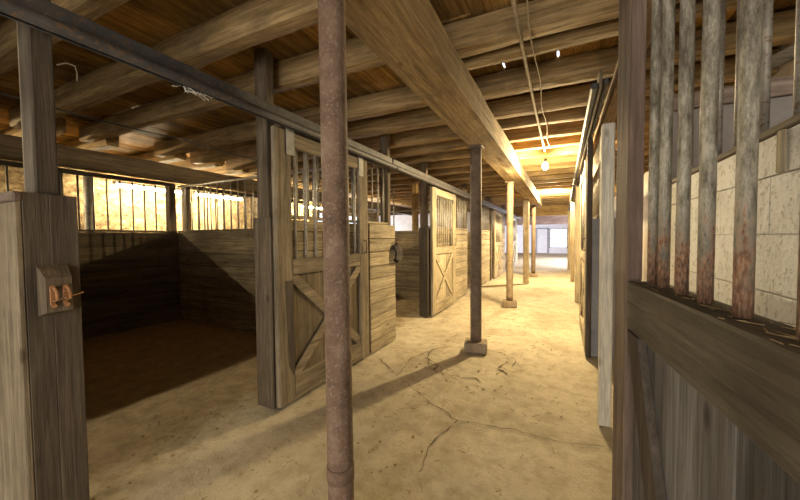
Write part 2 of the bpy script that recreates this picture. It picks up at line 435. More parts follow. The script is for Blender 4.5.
# far wall: white door, window
white = speckle('white_paint', (0.72, 0.71, 0.74), (0.62, 0.61, 0.64), (0.8, 0.79, 0.82), 4, 0.6, 0.2)
m = MB()
WX0, WX1, WZ0, WZ1 = -1.02, 0.34, 0.45, 2.05
m.box(XL, WX0, YF, YF + 0.3, -0.05, ZC + 0.2, 0); m.box(WX1, XR + 1, YF, YF + 0.3, -0.05, ZC + 0.2, 0)
m.box(WX0, WX1, YF, YF + 0.3, WZ1, ZC + 0.2, 0); m.box(WX0, WX1, YF, YF + 0.3, -0.05, WZ0, 0)
struct(m.build('wall_front', white))
w = struct(MB().box(WX0, WX1, YF + 0.12, YF + 0.15, WZ0, WZ1, 0).build('window_1', mat_emit('overcast_pane', (0.88, 0.92, 1.0), 1.6)))
m = MB()
frm = speckle('grey_frame', (0.3, 0.3, 0.32), (0.25, 0.25, 0.27), (0.35, 0.35, 0.37), 5, 0.6, 0.2)
m.box(WX0, WX1, YF + 0.02, YF + 0.10, 1.2, 1.27, 0); m.box(WX0, WX0 + 0.07, YF + 0.02, YF + 0.10, WZ0, WZ1, 0); m.box(WX1 - 0.07, WX1, YF + 0.02, YF + 0.10, WZ0, WZ1, 0)
m.box(WX0, WX1, YF + 0.02, YF + 0.10, WZ0, WZ0 + 0.07, 0); m.box(WX0, WX1, YF + 0.02, YF + 0.10, WZ1 - 0.07, WZ1, 0)
m.build('window_frame', frm, w)
d = struct(MB().box(-2.0, -1.2, YF - 0.06, YF - 0.005, 0.02, 2.05, 0.01).build('door_1', white))
m = MB(); m.box(-2.1, -2.0, YF - 0.09, YF - 0.005, 0.02, 2.15, 0.005); m.box(-1.2, -1.1, YF - 0.09, YF - 0.005, 0.02, 2.15, 0.005); m.box(-2.0, -1.2, YF - 0.09, YF - 0.005, 2.05, 2.15, 0.005)
m.build('door_frame', frm, d)

# ---------------------------------------------------------------- timber overhead
def log_profile(w, h, z0, flat=0.30):
    """rounded hewn log section with a flattened underside; centred on u=0"""
    p = []
    for k in range(14):
        a = 2 * PI * k / 14 + PI / 14
        cu, cv = math.cos(a), math.sin(a)
        u = math.copysign(abs(cu) ** flat, cu) * w / 2; v = math.copysign(abs(cv) ** flat, cv) * h / 2
        p.append((u, z0 + h / 2 + v))
    return p
ZJ = 2.718
leftY = [v - 0.065 for v in (-0.2, 0.42, 1.07, 1.69, 2.31, 3.22, 3.83, 4.47, 5.0, 5.57, 6.18, 6.86, 7.62)]
y = 8.2
while y < 16: leftY.append(y); y += 0.66
rightY = [v - 0.065 for v in (0.6, 1.3, 2.60, 2.84, 3.50, 4.15, 4.62, 5.24, 5.85)]
y = 6.42
while y < 16: rightY.append(y); y += 0.63
vis = 0
for k, y in enumerate(leftY):
    wd = random.uniform(0.125, 0.155); hh = ZC - ZJ - 0.006
    prof = [(u + y, v) for u, v in log_profile(wd, hh, ZJ)]
    prof = [(u, min(v, ZC - 0.02)) for u, v in prof]
    j = MB().loft('x', -5.80 + random.uniform(-.05, .05), -0.905, prof, 40, 0.013, k * 1.7 + 0.3).build('ceiling_joist', wz('joist', 'x'))
    if y < 8.3:
        lab = 'rough log joist spanning the left bay beside the long beam, %s from the camera' % ORD[vis]; vis += 1
        tag(j, lab, 'joist', 'log joists over the left bay')
    else: tag(j, 'log joist in the distant ceiling left of the long beam', 'joist', 'far log joists over the left bay')
vis = 0
for k, y in enumerate(rightY):
    wd = random.uniform(0.12, 0.145)
    if k == 2: wd = 0.16
    if k == 3: wd = 0.11
    prof = [(u + y, min(v, ZR - 0.012)) for u, v in log_profile(wd, ZR - 2.79 - 0.006, 2.79)]
    j = MB().loft('x', -0.885, 1.64, prof, 26, 0.012, k * 2.3 + 9.1).build('ceiling_joist', wz('joist', 'x'))
    if y < 7: tag(j, 'rough log joist over the aisle right of the long beam, %s from the camera' % ORD[k], 'joist', 'log joists over the aisle')
    else: tag(j, 'log joist in the distant aisle ceiling beyond the bare bulb', 'joist', 'far log joists over the aisle')
# outer bay joists lapping beside the left ones
vis = 0
for k, y in enumerate(leftY):
    if y > 8 or y < -0.3: continue
    prof = [(u + y + 0.27, min(v, ZC - 0.02)) for u, v in log_profile(0.16, ZC - ZJ - 0.006, ZJ)]
    j = MB().loft('x', XL + 0.01, -5.65 + random.uniform(-.12, .12), prof, 18, 0.012, k * 3.1 + 40).build('ceiling_joist', wz('joist', 'x'))
    tag(j, 'short joist over the back alley ending on the back beam, %s from the camera' % ORD[vis], 'joist', 'joists over the lit back alley'); vis += 1

def rect(x0, x1, z0, z1, n=4):
    p = []
    for k in range(n): p.append((x0 + (x1 - x0) * k / n, z0))
    for k in range(n): p.append((x1, z0 + (z1 - z0) * k / n))
    for k in range(n): p.append((x1 - (x1 - x0) * k / n, z1))
    for k in range(n): p.append((x0, z1 - (z1 - z0) * k / n))
    return p
bt = thing('main_beam', 'long heavy timber beam carried on the pipe columns down the aisle', 'beam', (-0.86, 4, 2.5))
MB().loft('y', -3.2, 13.6, rect(-1.025, -0.705, 2.505, 2.605), 90, 0.008, 2.2, 1.2).build('lower_timber', wz('beam', 'y'), bt)
MB().loft('y', -3.2, 13.6, rect(-1.00, -0.715, 2.616, 2.712), 90, 0.010, 6.2, 1.2).build('upper_timber', wz('beam', 'y'), bt)
MB().loft('y', -3.2, 13.6, rect(-0.885, -0.72, 2.718, 2.784), 90, 0.008, 9.2, 1.2).build('packing_timber', wz('beam', 'y'), bt)
bb = MB().loft('y', YB + 0.02, 14.0, rect(-6.14, -5.90, 2.40, 2.655), 60, 0.012, 4.4).build('back_beam', wz('post', 'y'))
tag(bb, 'long horizontal timber beam over the barred back wall of the left stalls', 'beam')
cb = MB().loft('x', XL + 0.02, 2.0, rect(16.6, 16.9, 2.35, 2.96), 50, 0.012, 8.8).build('cross_beam', wz('joist', 'x'))
tag(cb, 'deep timber crossing the far end of the aisle below the ceiling', 'beam')
cb = MB().loft('x', XL + 0.02, XR - 0.02, rect(22.4, 22.8, 2.16, 2.75), 50, 0.012, 3.8).build('cross_beam', wz('red', 'x'))
tag(cb, 'reddish brown cross timber before the daylit far wall', 'beam')

# ---------------------------------------------------------------- columns
def column(x, y, r, mt, label, block=True, lean=(0, 0), collar=False, zt=2.495):
    t = thing('pipe_column', label, 'column', (x, y, 0), 0, 'pipe columns under the long beam')
    zb = 0.125 if block else 0.01
    top = Vector((x + lean[0], y + lean[1], zt - 0.022))
    MB().cyl((x, y, zb + 0.005), top, r, r * 0.99, 20, 24, 0.02).build('shaft', mt, t)
    if block:
        m = MB().box(-0.135, 0.135, -0.12, 0.12, 0.004, zb, 0.012, Matrix.Translation((x, y, 0)) @ Matrix.Rotation(0.18, 4, 'Z')); m.build('base_block', BLOCKM(), t)
    p = MB().box(top.x - 0.085, top.x + 0.085, top.y - 0.08, top.y + 0.08, zt - 0.02, zt - 0.002, 0.003); p.build('cap_plate', DARKPIPE(), t)
    if collar: MB().cyl((x + lean[0] * 0.15, y, 0.40), (x + lean[0] * 0.18, y, 0.46), r * 1.06, r * 1.06, 20).build('collar', mt, t)
    return t
column(-0.825, 1.115, 0.0535, RUSTPIPE(), 'rough rusty pipe column standing closest to the camera', True, (-0.012, 0), True)
column(-0.955, 4.08, 0.068, DARKPIPE(), 'dark brown pipe column on a concrete block within the cracked floor ring')
column(-0.955, 6.98, 0.066, TANPIPE(), 'pipe column next behind the one standing in the cracked floor ring')
column(-0.985, 10.6, 0.085, PALEPIPE(), 'pale thick column without a block, third down the aisle from the cracked ring', False)
column(-0.925, 12.55, 0.07, DARKPIPE(), 'farthest dark column under the end of the long beam')

# ---------------------------------------------------------------- stall doors
def make_door(name, label, bars=8, wear=False, metal=None, H=2.255, mid=(1.06, 1.195), handle=True, kind='door', deep=0.0):
    t = thing(name, label, 'sliding door', (0, 0, 0), 0, 'X-braced sliding stall doors', local=True)
    wv = wz(kind, 'z'); wh = wz(kind, 'x'); Wd = 1.38; th = 0.048; sw = 0.17
    for x in (0, Wd - sw): MB().box(x, x + sw, 0, th, 0, H, 0.006).build('stile', wv, t)
    MB().box(sw + .001, Wd - sw - .001, 0.002, th, H - 0.13, H - 0.005, 0.005).build('top_rail', wh, t)
    MB().box(sw + .001, Wd - sw - .001, 0.002, th + deep, mid[0], mid[1], 0.006).build('mid_rail', wh, t)
    MB().box(sw + .001, Wd - sw - .001, 0.002, th, 0.0, 0.20, 0.006).build('bottom_rail', wh, t)
    m = MB(); n = 5; a = sw - 0.01; b = Wd - sw + 0.01
    for k in range(n): m.box(a + (b - a) * k / n + .001, a + (b - a) * (k + 1) / n - .001, th * 0.62, th + 0.01, 0.19, mid[0] + 0.01, 0.002)
    m.build('panel', wz('panel' if kind == 'door' else kind, 'z'), t)
    x0, x1, z0, z1 = sw + 0.003, Wd - sw - 0.003, 0.205, mid[0] - 0.005
    def brace(p, q, y0, y1, hw):
        p = Vector(p); q = Vector(q); d = (q - p).normalized(); nrm = Vector((-d.y, d.x)) * hw
        def clip(poly):                                             # keep the brace inside the door's lower opening
            for ax, lim, sg in ((0, x0, 1), (0, x1, -1), (1, z0, 1), (1, z1, -1)):
                out = []
                for i in range(len(poly)):
                    A, B = poly[i], poly[(i + 1) % len(poly)]; da = (A[ax] - lim) * sg; db = (B[ax] - lim) * sg
                    if da >= 0: out.append(A)
                    if da * db < 0: out.append(A.lerp(B, da / (da - db)))
                poly = out
            return poly
        e = d * 0.2
        pl = clip([p - e + nrm, q + e + nrm, q + e - nrm, p - e - nrm]); k = len(pl)
        mm = MB(); mm.add([(v.x, y0, v.y) for v in pl] + [(v.x, y1, v.y) for v in pl], [list(range(k)), list(range(k, 2 * k))[::-1]] + [[i, (i + 1) % k, k + (i + 1) % k, k + i] for i in range(k)])
        return mm
    brace((x0, z1), (x1, z0), 0.012, 0.029, 0.045).build('cross_brace', wh, t)
    brace((x0, z0), (x1, z1), 0.004, 0.0115, 0.045).build('cross_brace', wh, t)
    bz = MB
    n = bars
    for k in range(n):
        x = sw + (Wd - 2 * sw) * (k + 0.5) / n
        MB().cyl((x, 0.028, mid[1] - 0.01), (x, 0.028, H - 0.12), 0.0125, None, 10).build('bar', metal or GALV(), t)
    for x in (0.115, Wd - 0.19):
        MB().box(x, x + 0.09, -0.008, -0.001, H - 0.20, H + 0.02, 0.002).build('hanger_plate', STEEL(), t)
    if handle:
        hd = MB().tube([(Wd - 0.09, -0.001, 1.2), (Wd - 0.09, -0.03, 1.2), (Wd - 0.09, -0.03, 1.34), (Wd - 0.09, -0.001, 1.34)], 0.008, 8).build('handle', DARKBAR(), t)
    if wear:
        m = MB(); vs = []; L = 14
        pts = [(0.075, 1.02), (0.165, 1.02), (0.168, 0.30), (0.155, 0.22), (0.10, 0.32)]
        k = len(pts)
        m.add([(x, -0.003, z) for x, z in pts] + [(x, -0.0005, z) for x, z in pts], [list(range(k))[::-1], list(range(k, 2 * k))] + [[i, (i + 1) % k, k + (i + 1) % k, k + i] for i in range(k)])
        o = m.build('wear_strip', wz('darkpost', 'z'), t); o['label'] = 'dark worn strip on the door stile'
    return t
# ---- left doors
XD = -2.03
d1 = make_door('stall_door', 'X-braced sliding stall door behind the closest rusty column, its left stile worn dark', wear=True)
d1.location = (XD, 1.955, 0.035); d1.rotation_euler = (0, 0, PI / 2)
d2 = make_door('stall_door', 'pale X-braced stall door left of the column in the cracked floor ring', kind='plank', bars=9)
d2.location = (XD, 5.48, 0.035); d2.rotation_euler = (0, 0, PI / 2)
d3 = dup(d2, (XD, 11.35, 0.035), PI / 2, 'third X-braced door down the left row, seen between the second and third columns')
d4 = dup(d2, (XD, 15.6, 0.035), PI / 2, 'farthest left stall door, whitened by daylight beyond the columns')

# ---- fixed stall fronts on the left: boards, cap, bars, header
def stall_front(y0, y1, label, kind='plank', step=0.135, x0=-2.155, x1=-2.105, z1=1.575, bar_m=None):
    t = thing('stall_barrier', label, 'stall front', (x0, y0, 0), 0, 'plank stall fronts with bars')
    planks_h('y', y0, y1, 0.02, z1 - 0.003, x0, x1, 0.165).build('boards', wz(kind, 'y'), t)
    MB().box(x0 - 0.012, x1 + 0.008, y0, y1, z1, z1 + 0.03, 0.005).build('cap', wz(kind, 'y'), t)
    n = int((y1 - y0) / step)
    for k in range(n):
        y = y0 + 0.06 + (y1 - y0 - 0.12) * k / (n - 1)
        MB().cyl(((x0 + x1) / 2, y, z1 + 0.02), ((x0 + x1) / 2, y, 2.325), 0.011, None, 8).build('bar', bar_m or GALV(), t)
    MB().box(x0, x1, y0, y1, 2.32, 2.40, 0.005).build('header', wz('post', 'y'), t)
    return t
stall_front(2.085, 3.95, 'low plank stall front with bars behind the closest X-braced door')
t = thing('plank_apron', 'pale horizontal plank facing showing right of the closest X-braced door', 'plank wall', (-2.08, 3.4, 0))
planks_h('y', 3.40, 4.07, 0.02, 1.575, -2.088, -2.05, 0.155).build('boards', wz('plank', 'y'), t)
stall_front(5.58, 8.1, 'low plank stall front with bars behind the pale X-braced door')
stall_front(9.5, 10.9, 'stall front with bars between the cracked-ring column and the one behind it')
stall_front(11.45, 14.0, 'stall front behind the third left door')
stall_front(15.65, 18.2, 'stall front behind the farthest left door')

stall_front(-3.2, 0.53, 'unseen plank barrier added to block light, left of the boxed post', x0=-2.42, x1=-2.37)  # out of view, added to shield the near stall from the doorway fill
# ---- posts on the left
def post(label, x0, x1, y0, y1, zt, cas=None, kind='post', casing_kind='post', zc=1.575):
    t = thing('stall_post', label, 'post', ((x0 + x1) / 2, (y0 + y1) / 2, 0), 0, 'square posts of the left stall row')
    MB().box(x0, x1, y0, y1, 0.01, zt, 0.008).build('upright', wz(kind, 'z'), t)
    if cas:
        cx0, cx1, cy0, cy1 = cas; m = MB(); bt = 0.022
        m.box(cx0, cx1, cy0, cy0 + bt, 0.012, zc, 0.004)
        n = 2
        for k in range(n): m.box(cx1 - bt, cx1, cy0 + bt + 0.001 + (cy1 - cy0 - bt) * k / n, cy0 + bt + (cy1 - cy0 - bt) * (k + 1) / n - 0.001, 0.012, zc - random.uniform(0, .012), 0.004)
        m.build('casing', wz(casing_kind, 'z'), t)
    return t
# near post A with its box casing and latch block
pa = thing('stall_post', 'heavy boxed post at the left edge with a rusty latch block', 'post', (-2.1, 0.63, 0), 0, 'square posts of the left stall row')
MB().box(-2.175, -2.062, 0.625, 0.702, 0.01, 2.925, 0.006).build('upright', wz('boxed', 'z'), pa)
m = MB()
m.box(-2.365, -2.032, 0.550, 0.572, 0.012, 1.565, 0.004)
m.build('casing', wz('door', 'z'), pa)
m = MB()
m.box(-2.052, -2.031, 0.573, 0.655, 0.012, 1.607, 0.002); m.box(-2.052, -2.030, 0.6555, 0.75, 0.012, 1.604, 0.002)
c = m.build('casing', wz('boxed', 'z'), pa); c['label'] = 'aisle side boards of the boxed post, coloured dark for shade'  # shade of the aisle side is put into the board colour
MB().box(-2.365, -2.026, 0.546, 0.572, 1.567, 1.607, 0.006).build('cap_strip', wz('red', 'x'), pa)
MB().box(-2.235, -2.205, 0.64, 0.66, 1.6, 2.62, 0.004).build('batten', wz('door', 'z'), pa)
# latch block: a sloped-top wooden block with two rusted hooks and a pin
m = MB(); yb0, yb1, zb0, zb1 = 0.605, 0.705, 1.075, 1.285
vs = [(-2.029, yb0, zb0), (-2.029, yb1, zb0), (-2.029, yb1, zb1 + .01), (-2.029, yb0, zb1 + .01), (-1.965, yb0 + .008, zb0 + .02), (-1.965, yb1 - .008, zb0 + .02), (-1.965, yb1 - .008, zb1 - .045), (-1.965, yb0 + .008, zb1 - .045)]
m.add(vs, [[0, 1, 2, 3], [4, 5, 6, 7], [0, 1, 5, 4], [1, 2, 6, 5], [2, 3, 7, 6], [3, 0, 4, 7]])
lb = m.build('latch_block', wz('post', 'z'), pa)
for y in (0.630, 0.672):
    mm = MB().box(-1.9645, -1.957, y - 0.008, y + 0.008, 1.125, 1.205, 0.003)
    mm.tube([(-1.958, y, 1.198), (-1.944, y + .004, 1.195), (-1.938, y + .007, 1.175), (-1.941, y + .008, 1.150), (-1.955, y + .004, 1.138)], 0.0055, 8)
    mm.cyl((-1.958, y, 1.2), (-1.952, y, 1.2), 0.009, None, 10); mm.cyl((-1.958, y + .003, 1.122), (-1.951, y + .003, 1.122), 0.009, None, 10)
    mm.build('hook', RUST(), lb)
MB().cyl((-1.946, 0.628, 1.142), (-1.946, 0.728, 1.168), 0.003, None, 8).build('latch_pin', RUST(), lb)
post('tall post and board casing at the near edge of the closest X-braced door', -2.275, -2.15, 1.985, 2.075, 2.925, (-2.29, -2.10, 1.955, 2.08), casing_kind='post')
post('post at the end of the pale plank facing, rising past the track', -2.22, -2.105, 3.96, 4.05, 2.925, None, 'post')
post('tall post with dark casing at the near edge of the pale X-braced door', -2.26, -2.14, 5.455, 5.545, 2.715, (-2.27, -2.105, 5.425, 5.56), casing_kind='darkpost')
post('post at the far end of the plank front behind the cracked-ring column', -2.26, -2.14, 8.13, 8.23, 2.715, None)
post('post between the cracked-ring column and the third left door', -2.26, -2.14, 10.93, 11.03, 2.715, (-2.27, -2.07, 10.9, 11.05))
post('post beside the third left door', -2.26, -2.14, 11.3, 11.40, 2.715, None)
post('post past the third left door', -2.26, -2.14, 14.1, 14.2, 2.715, None)
post('post beside the farthest daylit left door', -2.26, -2.14, 15.5, 15.6, 2.715, None)
# tall inner post beyond, rising to the joists (seen over the track between the first two doors)
for (x, y, lab) in ((-3.1, 7.2, 'free standing post inside the second stall, seen above the track'), (-3.1, 10.45, 'free standing post deep in the left stalls beyond the second partition')):
    tag(MB().box(x - .06, x + .06, y - .06, y + .06, 0.01, 2.715, 0.008).build('stall_post', wz('joist', 'z')), lab, 'post', 'square posts of the left stall row')

# ---- overhead door tracks on the left
def track(y0, y1, label, dx=0.0, z=2.305):
    t = thing('door_track', label, 'sliding door track', (-2.0 + dx, y0, z), 0, 'overhead sliding door tracks')
    MB().box(-2.04 + dx, -2.012 + dx, y0, y1, z + 0.047, z + 0.135, 0.004).build('mounting_board', IRON(), t)
    # half-round box rail, open below
    m = MB(); n = 10; vs = []; fs = []
    prof = []
    for k in range(n + 1):
        a = PI * 0.5 + PI * k / n; prof.append((math.cos(a) * 0.034, math.sin(a) * 0.034))
    prof = [(-1.975 + dx + 0.034 * math.cos(-0.35 * PI + 1.7 * PI * k / 16 ), z + 0.012 + 0.034 * math.sin(-0.35 * PI + 1.7 * PI * k / 16)) for k in range(17)]
    inner = [(-1.975 + dx + 0.029 * math.cos(-0.35 * PI + 1.7 * PI * k / 16), z + 0.012 + 0.029 * math.sin(-0.35 * PI + 1.7 * PI * k / 16)) for k in range(17)][::-1]
    pr = prof + inner; k = len(pr); seg = max(2, int((y1 - y0) / 0.5))
    for s in range(seg + 1):
        y = y0 + (y1 - y0) * s / seg
        for (x, zz) in pr: vs.append((x, y, zz))
    for s in range(seg):
        for i in range(k): fs.append([s * k + i, s * k + (i + 1) % k, (s + 1) * k + (i + 1) % k, (s + 1) * k + i])
    m.add(vs, fs, False); m.build('rail', IRON(), t)
    m = MB(); yy = y0 + 0.3
    while yy < y1 - 0.1:
        MB().box(-2.012 + dx, -1.965 + dx, yy, yy + 0.05, z + 0.047, z + 0.056, 0.001).build('bracket', IRON(), t); yy += 0.95
    return t
track(-2.5, 3.93, 'dark steel door track running overhead from the near left corner')
track(3.96, 9.4, 'door track over the pale X-braced door, starting past the plank facing', 0.0)
track(9.45, 14.5, 'far door track over the third left door')
track(14.55, 18.5, 'farthest left door track in the daylight')

# ---------------------------------------------------------------- left stall interiors
XBW = -6.1
bw = thing('stall_back_wall', 'dark plank back wall of the near left stall topped with thin bars', 'stall wall', (XBW, -1.5, 0))
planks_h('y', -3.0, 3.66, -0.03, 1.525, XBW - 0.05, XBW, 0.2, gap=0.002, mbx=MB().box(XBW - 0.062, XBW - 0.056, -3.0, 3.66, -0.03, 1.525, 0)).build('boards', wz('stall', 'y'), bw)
MB().box(XBW - 0.06, XBW + 0.012, -3.0, 3.595, 1.528, 1.56, 0.004).build('cap', wz('stall', 'y'), bw)
MB().box(XBW - 0.045, XBW - 0.005, -3.0, 3.595, 2.32, 2.385, 0.005).build('top_rail', wz('darkpost', 'y'), bw)
y = 3.44
while y > -1.2:
    MB().cyl((XBW - 0.025, y, 1.555), (XBW - 0.025, y, 2.335), 0.0115, None, 8).build('bar', DARKBAR(), bw); y -= 0.166
bw2 = thing('stall_back_wall', 'plank back wall of the second left stall, barred, beyond the near partition', 'stall wall', (XBW, 3.7, 0))
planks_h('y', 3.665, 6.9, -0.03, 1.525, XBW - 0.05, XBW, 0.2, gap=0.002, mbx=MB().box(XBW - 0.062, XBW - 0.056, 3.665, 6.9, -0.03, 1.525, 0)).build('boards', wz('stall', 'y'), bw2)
MB().box(XBW - 0.06, XBW + 0.012, 3.70, 6.9, 1.528, 1.56, 0.004).build('cap', wz('stall', 'y'), bw2)
MB().box(XBW - 0.045, XBW - 0.005, 3.70, 6.9, 2.32, 2.385, 0.005).build('top_rail', wz('darkpost', 'y'), bw2)
y = 3.85
while y < 6.9:
    MB().cyl((XBW - 0.025, y, 1.555), (XBW - 0.025, y, 2.335), 0.0115, None, 8).build('bar', DARKBAR(), bw2); y += 0.166
# posts of the back wall
tag(MB().cyl((-6.24, 2.44, 0.01), (-6.24, 2.44, 2.39), 0.06, None, 14, 6, 0.03).build('back_post', GALV()), 'pale round post behind the barred back wall, right of the boxed post', 'post', 'posts along the barred back wall')
tag(MB().box(-6.28, -6.18, 2.03, 2.13, 0.01, 2.39, 0.006).build('back_post', wz('darkpost', 'z')), 'dark square post behind the barred wall, just right of the near boxed post', 'post', 'posts along the barred back wall')
tag(MB().box(-6.28, -6.17, 3.52, 3.63, 0.01, 2.39, 0.006).build('back_post', wz('post', 'z')), 'square corner post behind the meeting of partition and barred back wall', 'post', 'posts along the barred back wall')
tag(MB().box(-6.30, -6.19, 3.80, 3.90, 0.01, 2.39, 0.006).build('back_post', wz('door', 'z')), 'lighter square post just behind the stall corner post', 'post', 'posts along the barred back wall')
tag(MB().box(-6.3, -6.18, 5.6, 5.72, 0.01, 2.39, 0.006).build('back_post', wz('post', 'z')), 'square post behind the second stall, near the far end of the right tube lamp', 'post', 'posts along the barred back wall')

def partition(y, x0, x1, label, kind='stall', bars=True, z1=1.535):
    t = thing('stall_partition', label, 'stall partition', ((x0 + x1) / 2, y, 0), 0, 'plank partitions between left stalls')
    planks_h('x', x0, x1, -0.03, z1, y, y + 0.045, 0.2, gap=0.002, mbx=MB().box(x0, x1, y + 0.0505, y + 0.055, -0.03, z1, 0)).build('boards', wz(kind, 'x'), t)
    MB().box(x0, x1, y - 0.004, y + 0.054, z1 + 0.001, z1 + 0.028, 0.004).build('cap', wz(kind, 'x'), t)
    if bars:
        MB().cyl((x0, y + 0.025, 2.33), (x1, y + 0.025, 2.33), 0.02, None, 10).build('top_rail', GALV(), t)
        x = x1 - 0.12
        while x > x0 + 0.05:
            MB().cyl((x, y + 0.025, z1 + 0.02), (x, y + 0.025, 2.325), 0.010, None, 8).build('bar', GALV(), t); x -= 0.165
    return t
partition(3.60, -6.09, -2.30, 'plank partition crossed by a shadow edge, right side of the near stall', 'door')
partition(-0.6, -6.09, -2.30, 'unseen partition added to block light on the near side of the near left stall', 'stall')  # out of view, added to keep light off the near stall's back
partition(6.95, -6.04, -2.30, 'weathered partition seen through the second stall opening', 'door', bars=False)
pp = thing('pipe_rail', 'thin horizontal pipe with an upright above the second stall partition', 'pipe rail', (-4.5, 7.05, 1.6))
MB().cyl((-6.0, 7.02, 2.02), (-2.5, 7.02, 2.02), 0.016, None, 10).build('pipe', GALV(), pp)
MB().cyl((-3.55, 6.98, 1.57), (-3.55, 6.98, 2.5), 0.016, None, 10).build('upright', GALV(), pp)
partition(10.6, -6.04, -2.30, 'far plank partition behind the third left door', 'plank', bars=False)
# whitewashed cross wall far down the left stalls
ww = struct(MB().box(XL + 0.02, -2.6, 14.4, 14.55, 0.0, 2.5, 0.01).build('wall_inner', plaster))

# ---------------------------------------------------------------- right side
RD = make_door('stall_door', 'close stall door at the right edge with rusting pipe bars', bars=8, mid=(1.035, 1.205), H=2.52, metal=mat_rustbar(), handle=False, kind='grey', deep=0.06)
for o in list(RD.children):
    if o.name.startswith(('bar', 'hanger_plate', 'cross_brace')): bpy.data.objects.remove(o)
    elif o.name.startswith(('mid_rail',)): o.data.materials[0] = wz('rail', 'x')
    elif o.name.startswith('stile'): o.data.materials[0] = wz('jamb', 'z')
RD.location = (0.19, 1.6, 0.035); RD.rotation_euler = (0, 0, -PI / 2 + 0.0872)
for x in (0.225, 0.325, 0.455, 0.585, 0.735, 0.905, 1.06):
    MB().cyl((x, 0.062, 1.20), (x, 0.062, 2.39), 0.0155, None, 14, 8, 0.05).build('bar', mat_rustbar(), RD)
for (xa, xb) in ((0.215, 0.64), (1.165, 0.74)):
    m = MB(); s_ = 1 if xb > xa else -1
    pl = [(xa - 0.04 * s_, 1.03), (xa + 0.075 * s_, 1.03), (xb + 0.075 * s_, 0.205), (xb - 0.075 * s_, 0.205)]
    m.add([(x, 0.004, z) for x, z in pl] + [(x, 0.028, z) for x, z in pl], [[0, 1, 2, 3], [7, 6, 5, 4]] + [[k, (k + 1) % 4, 4 + (k + 1) % 4, 4 + k] for k in range(4)])
    m.build('cross_brace', wz('darkpost', 'z'), RD)
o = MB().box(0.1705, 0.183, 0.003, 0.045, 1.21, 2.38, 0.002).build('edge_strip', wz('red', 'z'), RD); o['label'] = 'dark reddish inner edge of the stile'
# broken, chewed top edge with straw caught on the rail
m = MB(); random.seed(5)
for k in range(70):
    x = random.uniform(0.19, 1.19); yy = random.uniform(0.012, 0.10); a = random.uniform(-0.5, 0.5); L = random.uniform(0.015, 0.06)
    m.beam((x, yy, 1.2075), (x + L * math.cos(a), min(0.1, max(.01, yy + L * math.sin(a))), 1.2085 + random.uniform(0, .002)), 0.0018, 0.0014, 0)
o = m.build('chaff', speckle('straw', (0.26, 0.19, 0.095), (0.14, 0.10, 0.05), (0.40, 0.31, 0.17), 30, 0.9, 0.1), RD); o['kind'] = 'stuff'

# block wall of the stall behind that door, with bars on top
bwt = thing('block_wall', 'pitted concrete block wall behind the rusting pipe bars', 'block wall', (0.7, 1.6, 0))
m = MB(); z = 0.0; course = 0
while z < 1.72:
    y = -0.6 - (0.2 if course % 2 else 0)
    while y < 2.84:
        a, b = max(y, -0.6), min(y + 0.4, 2.845)
        if b - a > 0.03: m.box(0.64, 0.80, a + 0.001, b - 0.001, z + 0.002, min(z + 0.198, 1.735), 0.002)
        y += 0.4
    z += 0.2; course += 1
m.build('blocks', CONC(), bwt)
MB().box(0.655, 0.785, -0.6, 2.845, 0.004, 1.73, 0).build('mortar', CONC(), bwt)
MB().box(0.635, 0.80, -0.6, 2.845, 1.738, 1.768, 0.006).build('ledge', wz('post', 'y'), bwt)
MB().box(0.622, 0.636, 1.50, 1.53, 1.60, 1.735, 0.003).build('wood_strip', wz('plank', 'z'), bwt)
for y in (0.55, 0.85, 1.13, 1.40, 1.635, 1.86, 2.08, 2.30, 2.52, 2.74):
    MB().cyl((0.72, y, 1.765), (0.72, y, 2.70), 0.0155, None, 12).build('bar', GALV(), bwt)
# plastered cross wall behind the bars, with a pinkish cap timber and a sloping brace
struct(MB().box(0.655, XR - 0.005, 2.87, 2.97, -0.05, 2.235, 0.004).build('wall_stall_end', plaster))
sl = MB().loft('x', 0.64, XR - 0.01, rect(2.85, 2.98, 2.24, 2.345), 20, 0.010, 7.7).build('cap_timber', wz('pink', 'x'))
tag(sl, 'pinkish timber capping the plaster wall behind the right pipe bars', 'timber')
br = MB().beam((1.02, 2.92, 2.40), (1.52, 2.92, 2.64), 0.06, 0.075, 0.005).build('mounted_brace', wz('door', 'x'))
tag(br, 'pale sloping brace rising from the pinkish cap timber behind the bars', 'brace')

def rpost(label, x0, x1, y0, y1, zt, kind, group='posts of the right stall row'):
    return tag(MB().box(x0, x1, y0, y1, 0.01, zt, 0.008).build('stall_post', wz(kind, 'z')), label, 'post', group)
rpost('whitewashed post directly behind the close right stall door', 0.245, 0.325, 2.80, 2.90, 2.20, 'white')
rw = thing('stall_barrier', 'grey painted stall front past the whitewashed post on the right', 'stall front', (0.3, 4.45, 0), 0, 'stall fronts of the right row')
grey = speckle('bluish_grey_paint', (0.26, 0.255, 0.26), (0.19, 0.185, 0.19), (0.33, 0.325, 0.33), 5, 0.8, 0.4)
planks_h('y', 4.47, 7.9, 0.012, 1.60, 0.36, 0.42, 0.2).build('boards', grey, rw)
MB().box(0.30, 0.56, 4.405, 4.465, 0.012, 1.60, 0.005).build('end_panel', grey, rw)
MB().box(0.37, 0.46, 4.41, 4.46, 1.604, 2.54, 0.005).build('end_stud', wz('white', 'z'), rw)
MB().box(0.35, 0.43, 4.47, 7.9, 1.603, 1.64, 0.005).build('cap', wz('door', 'y'), rw)
y = 4.6
while y < 7.85:
    MB().cyl((0.39, y, 1.63), (0.39, y, 2.545), 0.012, None, 8).build('bar', GALV(), rw); y += 0.15
rd2 = dup(d2, (0.235, 5.82, 0.035), -PI / 2, 'X-braced door edge-on on the right, past the whitewashed post', 'X-braced sliding stall doors')
